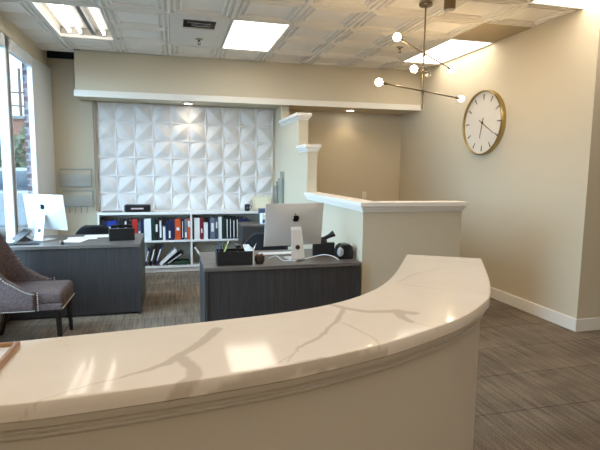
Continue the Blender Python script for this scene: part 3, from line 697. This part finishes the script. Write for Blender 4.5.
UR = [(193.4, 199, 'white', .32, None), (199.3, 202.8, 'burgundy', .32, (.3, .5, .4)), (203.1, 207.2, 'white', .25, None), (207.4, 209.2, 'navy', .30, None), (209.5, 214.2, 'grey', .32, (.35, .75, .6)), (214.5, 217.6, 'slate', .32, (.5, .8, .5)), (217.9, 221.3, 'white', .33, None), (221.6, 225, 'green', .32, None), (225.2, 228.2, 'black', .32, (.05, .92, .3)), (228.4, 231.6, 'black', .32, (.05, .92, .25)), (231.8, 235.2, 'black', .32, (.05, .85, .3)), (235.4, 238.6, 'black', .32, (.05, .9, .3)), (238.8, 243, 'navy', .31, None), (243.2, 247.4, 'navy', .30, (.3, .5, .5)), (247.6, 251, 'slate', .28, None)]
for lst, nm, grp in ((UL, 'from left on the upper left shelf', 'binders on the upper left shelf'), (UR, 'from left on the upper right shelf', 'binders on the upper right shelf')):
    for k, (a, b_, col, h, lab) in enumerate(lst):
        lb = '%s binder%s, %s %s' % (WORD[col], '' if not lab else ' with white label', ORD[k], nm)
        binder(px2x(a), px2x(b_), .473, col, h, lab, lb, grp)
# lower shelves: leaning binders, stack and green bag
def leaning(x, z, col, h, w, ang, label, lab=None, y=7.28):
    o = binder(0, w, 0, col, h, lab, label, 'binders on the lower shelf'); o.location = (x, y, z); o.rotation_euler.y = R(ang); return o
def lz(w, ang): return .0955 + abs(math.sin(R(ang))) * w / 2
for k, (x, col, ang, h, w) in enumerate([(-.42, 'navy', 13, .27, .034), (-.345, 'black', 14, .29, .036), (-.27, 'navy', 17, .30, .036)]):
    leaning(x, lz(w, ang), col, h, w, ang, '%s binder with white label leaning right, %s from the left on the lower shelf' % (WORD[col], ORD[k]), (.25, .85, .5))
leaning(-.205, lz(.045, 48), 'white', .31, .045, 48, 'white binder leaning steeply beside the green bag on the lower shelf')
leaning(-.12, lz(.04, 56), 'black', .29, .04, 56, 'black binder lying slanted under the white leaning binder', (.1, .9, .3))
leaning(.318, lz(.03, -32 ), 'white', .30, .03, 0, 'white binder leaning on the divider at the lower right shelf', None).rotation_euler.y = R(-0)
for o in list(COL.objects):
    if o.get('label', '').startswith('white binder leaning on the divider'): o.location = (.45, 7.28, lz(.03, 32)); o.rotation_euler.y = R(-32)
GREEN = mat('dark_green_cloth', srgb(22, 54, 36), .8, bump=.5, scale=60)
m = MB(); m.box((0, 0, .029), (.235, .2, .055)); o = m.build('folded_cloth', GREEN, loc=(.10, 7.38, .0965), bevel=.02); tag(o, 'folded dark green cloth bag on the lower left shelf', 'bag')

# on top of the bookcase
t = thing('label_printer', 'black slab-like device with pale badge on the bookcase top', 'device', (-.505, 7.36, .8855))
MB().box((0, 0, .055), (.36, .17, .10)).build('body', BLACK, t, bevel=.018)
MB().box((0, -.0862, .052), (.17, .003, .022)).build('badge', mat('pale_pink_badge', srgb(206, 176, 176), .5), t)
for x in (-.13, .13): MB().cyl((x, 0, 0), (x, 0, .008), .015).build('foot', GREYP, t)
o = MB().box((0, 0, .006), (.26, .2, .012)).build('magazine', mat('grey_magazine', srgb(120, 112, 108), .5), loc=(-.85, 7.38, .8855), rz=R(5)); tag(o, 'thin grey booklet lying at the left end of the bookcase top', 'booklet')
t = thing('mug', 'small black mug on the bookcase beside the cream board', 'mug', (1.085, 7.34, .8855))
MB().lathe([(.034, 0), (.040, .01), (.040, .098), (.036, .1), (.035, .09), (.033, .012)], n=24).build('cup', BLACK, t, smooth='auto')
MB().tube([(.038, 0, .08), (.06, 0, .075), (.065, 0, .05), (.06, 0, .028), (.038, 0, .022)], .006).build('handle', BLACK, t, smooth=True)
MB().cyl((0, -.0405, .05), (0, -.0415, .05), .018, n=16).build('badge', GREYP, t)
t = thing('display_board', 'cream scallop-edged board leaning on the relief wall above the bookcase', 'ornament', (1.325, 7.42, .8855))
pts = [(-.14, 0), (.14, 0), (.145, .2)] + [(.145 - .29 * k / 20, .215 + .018 * abs(math.sin(k * PI / 4))) for k in range(21)] + [(-.145, .2)]
tilt = Matrix.Rotation(R(-8), 4, 'X')
MB().prism(pts, .012, tilt @ Matrix(((1, 0, 0, 0), (0, 0, -1, 0), (0, 1, 0, 0), (0, 0, 0, 1)))).build('board', CREAM, t, bevel=.003)
MB().prism([(x * .72, y * .72 + .03) for x, y in pts], .002, tilt @ Matrix(((1, 0, 0, 0), (0, 0, -1, -.012), (0, 1, 0, 0), (0, 0, 0, 1)))).build('inset', mat('pale_cream', srgb(236, 228, 200), .6), t)
MB().box((0, .05, .07), (.04, .004, .15), RX(18)).build('easel_back', CREAM, t)

# wall file holders on the partition
def acryl(label, y0, y1, z0, z1):
    t = thing('wall_file', label, 'wall file', (PX0 - .0005, (y0 + y1) / 2, z0)); w = (y1 - y0) / 2; h = z1 - z0
    MB().bb(-.004, 0, -w, w, 0, h).build('back_plate', ACRYL, t)
    MB().bb(-.035, -.031, -w, w, 0, h * .8).bb(-.035, -.004, -w, w, 0, .005).bb(-.031, -.004, -w, -w + .004, 0, h * .8).bb(-.031, -.004, w - .004, w, 0, h * .8).build('pocket', ACRYL, t)
acryl('taller smoky wall file on the stepped partition above the cabinet', 6.93, 7.19, .98, 1.49)
acryl('shorter smoky wall file on the partition next to the relief wall', 7.29, 7.49, .98, 1.335)

# wire racks on the back wall
WIRE = mat('silver_wire', srgb(150, 152, 150), .35, .8)
def rack(label, x0, x1, z0, z1, hooks):
    t = thing('wire_file_rack', label, 'wire rack', ((x0 + x1) / 2, YB, z0), group='wire racks on the back wall'); w = (x1 - x0) / 2; h = z1 - z0
    MB().tube([(-w, -.012, 0), (w, -.012, 0), (w, -.012, h), (-w, -.012, h)], .004, 6, True).build('back_frame', WIRE, t)
    MB().tube([(-w - .01, -.10, h * .72), (-w - .01, -.012, h * .98), (w + .01, -.012, h * .98), (w + .01, -.10, h * .72), (w + .01, -.09, .01), (-w - .01, -.09, .01)], .004, 6, True).build('pocket_frame', WIRE, t)
    m = MB()
    for k in range(36): x = -w + 2 * w * k / 35; m.bb(x - .0012, x + .0012, -.0965, -.0945, .01, h * .7)
    for k in range(16): z = .01 + h * .69 * k / 15; m.bb(-w, w, -.0967, -.0943, z - .0012, z + .0012)
    m.build('wire_mesh', WIRE, t)
    if hooks:
        for k in range(4):
            x = -w + .08 + k * (2 * w - .16) / 3
            MB().tube([(x, -.012, 0), (x, -.014, -.07), (x, -.03, -.09), (x, -.045, -.075)], .0035, 6).build('hook', WIRE, t)
rack('upper wire mesh file rack on the wall beside the window', -1.555, -1.15, 1.235, 1.49, False)
rack('lower wire mesh file rack with hooks on the wall beside the window', -1.535, -1.14, .95, 1.18, True)

# outlet
t = thing('wall_outlet', 'small cream wall outlet low on the tan alcove wall', 'outlet', (3.10, YB - .0005, 1.05))
MB().bb(-.036, .036, -.006, 0, 0, .115).build('cover_plate', WHITE, t, bevel=.002)
for z in (.035, .08): MB().cyl((0, -.0085, z), (0, -.006, z), .016, n=16).build('socket', CREAM, t)

# ------------------------------------------------------------------ clock
t = thing('wall_clock', 'large round gold-rimmed clock on the right wall', 'clock', (XR - .0005, 5.305, 2.12))
rot = RY(-90)   # local z -> world -x
rr = .392
m = MB(); n = 72; P = [(rr, 0), (rr, .058), (rr - .004, .063), (rr - .014, .063), (rr - .017, .058), (rr - .017, .034)]
rows = [[m.bm.verts.new(rot @ Vector((r * math.cos(2 * PI * k / n), r * math.sin(2 * PI * k / n), z))) for k in range(n)] for r, z in P]
for a, b_ in zip(rows, rows[1:]):
    for k in range(n): m.bm.faces.new((a[k], a[(k + 1) % n], b_[(k + 1) % n], b_[k]))
m.build('rim', GOLD, t, smooth='auto')
MB().cyl((0, 0, 0), (-.034, 0, 0), rr - .016, n=72).build('dial', CLOCKFACE, t)
def ray(deg, r0, r1, w0, w1, x, name):
    a = R(deg); d = Vector((0, -math.sin(a), math.cos(a))); nn = Vector((0, d.z, -d.y)); m = MB()
    q = [d * r0 + nn * w0, d * r1 + nn * w1, d * r1 - nn * w1, d * r0 - nn * w0]
    a_ = [m.bm.verts.new(v_ + Vector((x, 0, 0))) for v_ in q]; b2 = [m.bm.verts.new(v_ + Vector((x - .003, 0, 0))) for v_ in q]
    m.bm.faces.new(a_); m.bm.faces.new(b2)
    for k in range(4): m.bm.faces.new((a_[k], a_[(k + 1) % 4], b2[(k + 1) % 4], b2[k]))
    return m.build(name, BRONZE, t)
for k in range(12): ray(30 * k, .275, .345, .004, .009, -.034, 'hour_mark')
ray(193, -.06, .19, .006, .003, -.040, 'hour_hand')
ray(121, -.07, .27, .005, .0025, -.044, 'minute_hand')
MB().cyl((-.034, 0, 0), (-.05, 0, 0), .012).build('hub', BRONZE, t)

# ------------------------------------------------------------------ chandelier
t = thing('chandelier', 'nickel stem chandelier with three arms of lit globes', 'chandelier', (2.27, 4.205, CZ))
MB().lathe([(.062, 0), (.062, -.018), (.056, -.024), (.012, -.026)], n=32).build('canopy', LAMPMETAL, t, smooth='auto')
MB().cyl((0, 0, -.02), (0, 0, -.80), .0075, n=14).cyl((0, 0, -.80), (0, 0, -.95), .0105, .010, n=14).build('stem', LAMPMETAL, t, smooth='auto')
def arm(p, q, z, lit=(True, True)):
    z -= CZ; p = Vector((p[0] - 2.27, p[1] - 4.205, z)); q = Vector((q[0] - 2.27, q[1] - 4.205, z))
    d = (q - p).normalized()
    a = MB().cyl(p + d * .05, q - d * .05, .0072, n=12).build('arm', LAMPMETAL, t, smooth='auto')
    j = Vector((0, 0, z)); MB().cyl(j - Vector((0, 0, .02)), j + Vector((0, 0, .02)), .014).build('joint', LAMPMETAL, a, smooth='auto')
    for e, s_, l in ((p, 1, lit[0]), (q, -1, lit[1])):
        MB().cyl(e + d * s_ * .028, e + d * s_ * .095, .0135, n=16).build('socket', LAMPMETAL, a, smooth='auto')
        MB().sph(e, .031, 24).build('globe_bulb', BULB if l else CLEARB, a, smooth=True)
arm((1.779, 3.753), (2.89, 4.735), 2.599)
arm((1.677, 3.856), (2.835, 4.446), 2.254)
arm((2.113, 4.085), (2.335, 4.245), 2.432, (True, False))
t = thing('ceiling_spotlight', 'short nickel cylinder spotlight on the ceiling beside the chandelier canopy', 'ceiling light', (2.41, 4.03, CZ))
MB().cyl((0, 0, 0), (0, 0, -.095), .052, n=28).build('housing', LAMPMETAL, t, smooth='auto', bevel=.003)
MB().cyl((0, 0, -.095), (0, 0, -.098), .045, n=28).build('lens', GREYP, t)

# ------------------------------------------------------------------ upholstered visitor chair (faces +x)
t = thing('upholstered_armchair', 'mauve-grey velvet wing armchair with nailhead trim in front of the window desk', 'armchair', (-1.21, 4.58, 0), R(0))
def smooth01(x): x = max(0, min(1, x)); return x * x * (3 - 2 * x)
def upath(s):   # plan of the wrap-around back, s in 0..1, near arm tip -> back -> far arm tip
    L1, rad, W_ = .25, .16, .29
    x1 = -.30
    seg = [L1, PI / 2 * rad, 2 * (W_ - rad), PI / 2 * rad, L1]; tot = sum(seg); q = s * tot
    if q < seg[0]: return Vector((x1 + rad + L1 - q - .02, -W_, 0))
    q -= seg[0]
    if q < seg[1]: a = q / rad; return Vector((x1 + rad - .02 - rad * math.sin(a), -W_ + rad - rad * math.cos(a), 0))
    q -= seg[1]
    if q < seg[2]: return Vector((x1 - .02, -W_ + rad + q, 0))
    q -= seg[2]
    if q < seg[3]: a = q / rad; return Vector((x1 + rad - .02 - rad * math.cos(a), W_ - rad + rad * math.sin(a), 0))
    q -= seg[3]
    return Vector((x1 + rad - .02 + q, W_, 0))
def topz(s):
    e = min(s, 1 - s) * 2     # 0 at arm tips, 1 at back centre
    return .50 + .12 * smooth01(e / .40) + .40 * smooth01((e - .30) / .36)
def lean(s, z): return -.16 * max(0, z - .45) * smooth01((min(s, 1 - s) * 2 - .2) / .5)
NB = 64; m = MB(); rows = []
for k in range(NB + 1):
    s_ = k / NB; p = upath(s_); tg = (upath(min(1, s_ + .004)) - upath(max(0, s_ - .004))).normalized(); inn = Vector((tg.y, -tg.x, 0)) * -1
    inn = Vector((-tg.y, tg.x, 0)) * -1 if (Vector((-tg.y, tg.x, 0)) * 1).dot(Vector((0, 0, 0)) - p) < 0 else Vector((-tg.y, tg.x, 0))
    z1 = topz(s_); row = []
    for fz, side in [(0, 0), (.25, 0), (.5, 0), (.75, 0), (.93, 0), (1.0, .3), (1.0, .7), (.93, 1), (.75, 1), (.5, 1), (.25, 1), (0, 1)]:
        z = .325 + (z1 - .325) * fz; th_ = .055 * (1 + .25 * math.sin(PI * fz))
        v_ = p + inn * (th_ * side) + Vector((lean(s_, z), 0, z)); row.append(m.bm.verts.new(v_))
    rows.append(row)
for a, b_ in zip(rows, rows[1:]):
    for k in range(len(a)): m.bm.faces.new((a[k], b_[k], b_[(k + 1) % len(a)], a[(k + 1) % len(a)]))
m.bm.faces.new(rows[0]); m.bm.faces.new(rows[-1][::-1])
m.build('backrest', FABRIC, t, smooth='auto', sub=1)
m = MB(); m.box((.03, 0, .42), (.54, .47, .13)); m.build('seat', FABRIC, t, bevel=.04, smooth=True)
MB().bb(-.26, .29, -.255, .255, .325, .38).build('seat_rail', FABRIC, t, bevel=.01)
nh = MB()
for k in range(91):
    s_ = k / 90; p = upath(s_); tg = (upath(min(1, s_ + .004)) - upath(max(0, s_ - .004))).normalized(); o_ = Vector((tg.y, -tg.x, 0))
    if o_.dot(p) < 0: o_ = -o_
    for z in (topz(s_) - .02, .34):
        nh.sph(p + o_ * .006 + Vector((lean(s_, z), 0, z)), .006, 8)
for k in range(30): nh.sph((.294, -.25 + .5 * k / 29, .34), .006, 8)
for k in range(9): nh.sph((.118, -.297, .345 + k * .018), .006, 8); nh.sph((.118, .297, .345 + k * .018), .006, 8)
o = nh.build('nailhead_trim', PIPING, t, smooth=True); o['kind'] = 'stuff'
for x, y, dx in ((.25, -.22, .01), (.25, .22, .01), (-.24, -.20, -.08), (-.24, .20, -.08)):
    MB().cyl((x + dx, y, 0), (x, y, .33), .016, .026, n=4).build('leg', DARKWOOD, t)

# ------------------------------------------------------------------ outside
struct(MB().bb(-120, -1.9, -40, 160, -.22, -.1).build('ground', mat('pale_asphalt', srgb(104, 106, 110), .9, var=.1, scale=2)))
struct(MB().bb(-1.80, -1.722, 6.88, 7.9, -.1, 3.4).build('brick_pier', BRICK))
# parked light-coloured utility vehicle
car = thing('parked_car', 'silver utility vehicle parked outside the window', 'car', (-3.9, 12.6, -.1))
CARP = mat('silver_car_paint', srgb(120, 126, 132), .25, coat=.6); CARG = mat('dark_car_glass', srgb(50, 62, 74), .08); TYRE = mat('tyre_rubber', srgb(28, 28, 30), .8)
prof = [(-2.3, .35), (-2.3, .75), (-2.2, .98), (-1.2, 1.08), (2.2, 1.12), (2.3, .9), (2.32, .4), (1.9, .3), (-1.9, .3)]
XZ = lambda y: Matrix(((1, 0, 0, 0), (0, 0, 1, y), (0, 1, 0, 0), (0, 0, 0, 1)))
MB().prism(prof, 1.8, XZ(-.9)).build('body', CARP, car, bevel=.06)
MB().prism([(-1.05, 1.06), (-.45, 1.58), (1.9, 1.6), (2.18, 1.1)], 1.6, XZ(-.8)).build('cabin', CARP, car, bevel=.06)
for a in ([(-.82, 1.12), (-.38, 1.5), (.45, 1.52), (.45, 1.12)], [(.55, 1.12), (.55, 1.52), (1.35, 1.52), (1.35, 1.12)], [(1.45, 1.14), (1.45, 1.52), (1.82, 1.52), (2.0, 1.14)]):
    for y in (-.815, .795): MB().prism(a, .02, XZ(y)).build('side_window', CARG, car)
for x in (-1.45, 1.45):
    for y in (-.82, .82):
        w_ = MB().cyl((x, y - .1, .34), (x, y + .1, .34), .34, n=32).build('wheel', TYRE, car, bevel=.03)
        MB().cyl((x, y - .11, .34), (x, y + .11, .34), .2, n=24).build('hubcap', ALU, w_)
MB().bb(-2.36, -2.28, -.8, .8, .38, .55).bb(2.28, 2.38, -.8, .8, .38, .55).build('bumper', GREYP, car, bevel=.02)
# far buildings, trees, utility pole
bd = thing('brick_building', 'red brick building far beyond the parking lot outside the window', 'building', (-9.5, 33, -.1))
MB().box((0, 0, 2.1), (9, 6, 4.2)).build('walls', BRICKFAR, bd)
MB().box((0, 0, 4.27), (9.3, 6.3, .16)).build('parapet', GREYP, bd)
for x in (-3, 0, 3): MB().box((x, -3.01, 1.9), (1.2, .06, 1.4)).build('window', CARG, bd)
LEAFD = mat('dull_green_foliage', srgb(78, 90, 70), .9, var=.4, scale=6); BARK = mat('grey_bark', srgb(90, 80, 72), .9)
def tree(label, x, y, h, r, sd):
    tr = thing('leafy_tree', label, 'tree', (x, y, -.1), group='trees across the parking lot')
    MB().tube([(0, 0, 0), (.05, 0, h * .35), (0, .05, h * .6)], lambda q: .16 - .09 * q, 8).build('trunk', BARK, tr, smooth=True)
    rnd = random.Random(sd); m = MB()
    for k in range(700):
        while True:
            p = Vector((rnd.uniform(-1, 1), rnd.uniform(-1, 1), rnd.uniform(-1, 1)))
            if p.length < 1: break
        p = Vector((p.x * r, p.y * r, h * .62 + p.z * h * .4)); a = rnd.uniform(.10, .22)
        q = [p + Vector((rnd.uniform(-a, a), rnd.uniform(-a, a), rnd.uniform(-a, a))) for _ in range(4)]
        m.bm.faces.new([m.bm.verts.new(v_) for v_ in q[:3]]); m.bm.faces.new([m.bm.verts.new(v_) for v_ in q[1:]])
    m.build('crown', LEAFD, tr, fix=False)
tree('grey-green tree at the left edge of the window view', -7.6, 24, 3.1, 1.3, 1)
tree('grey-green tree seen beside the brick pier outside', -4.6, 19, 2.9, 1.2, 2)
up_ = thing('utility_pole', 'utility pole with crossarms against the white sky outside', 'utility pole', (-11.2, 42, -.1))
MB().cyl((0, 0, 0), (0, 0, 9), .14, .1).build('pole', BARK, up_)
for z in (6.2, 7.2): MB().box((0, 0, z), (3.6, .12, .12)).build('crossarm', BARK, up_)
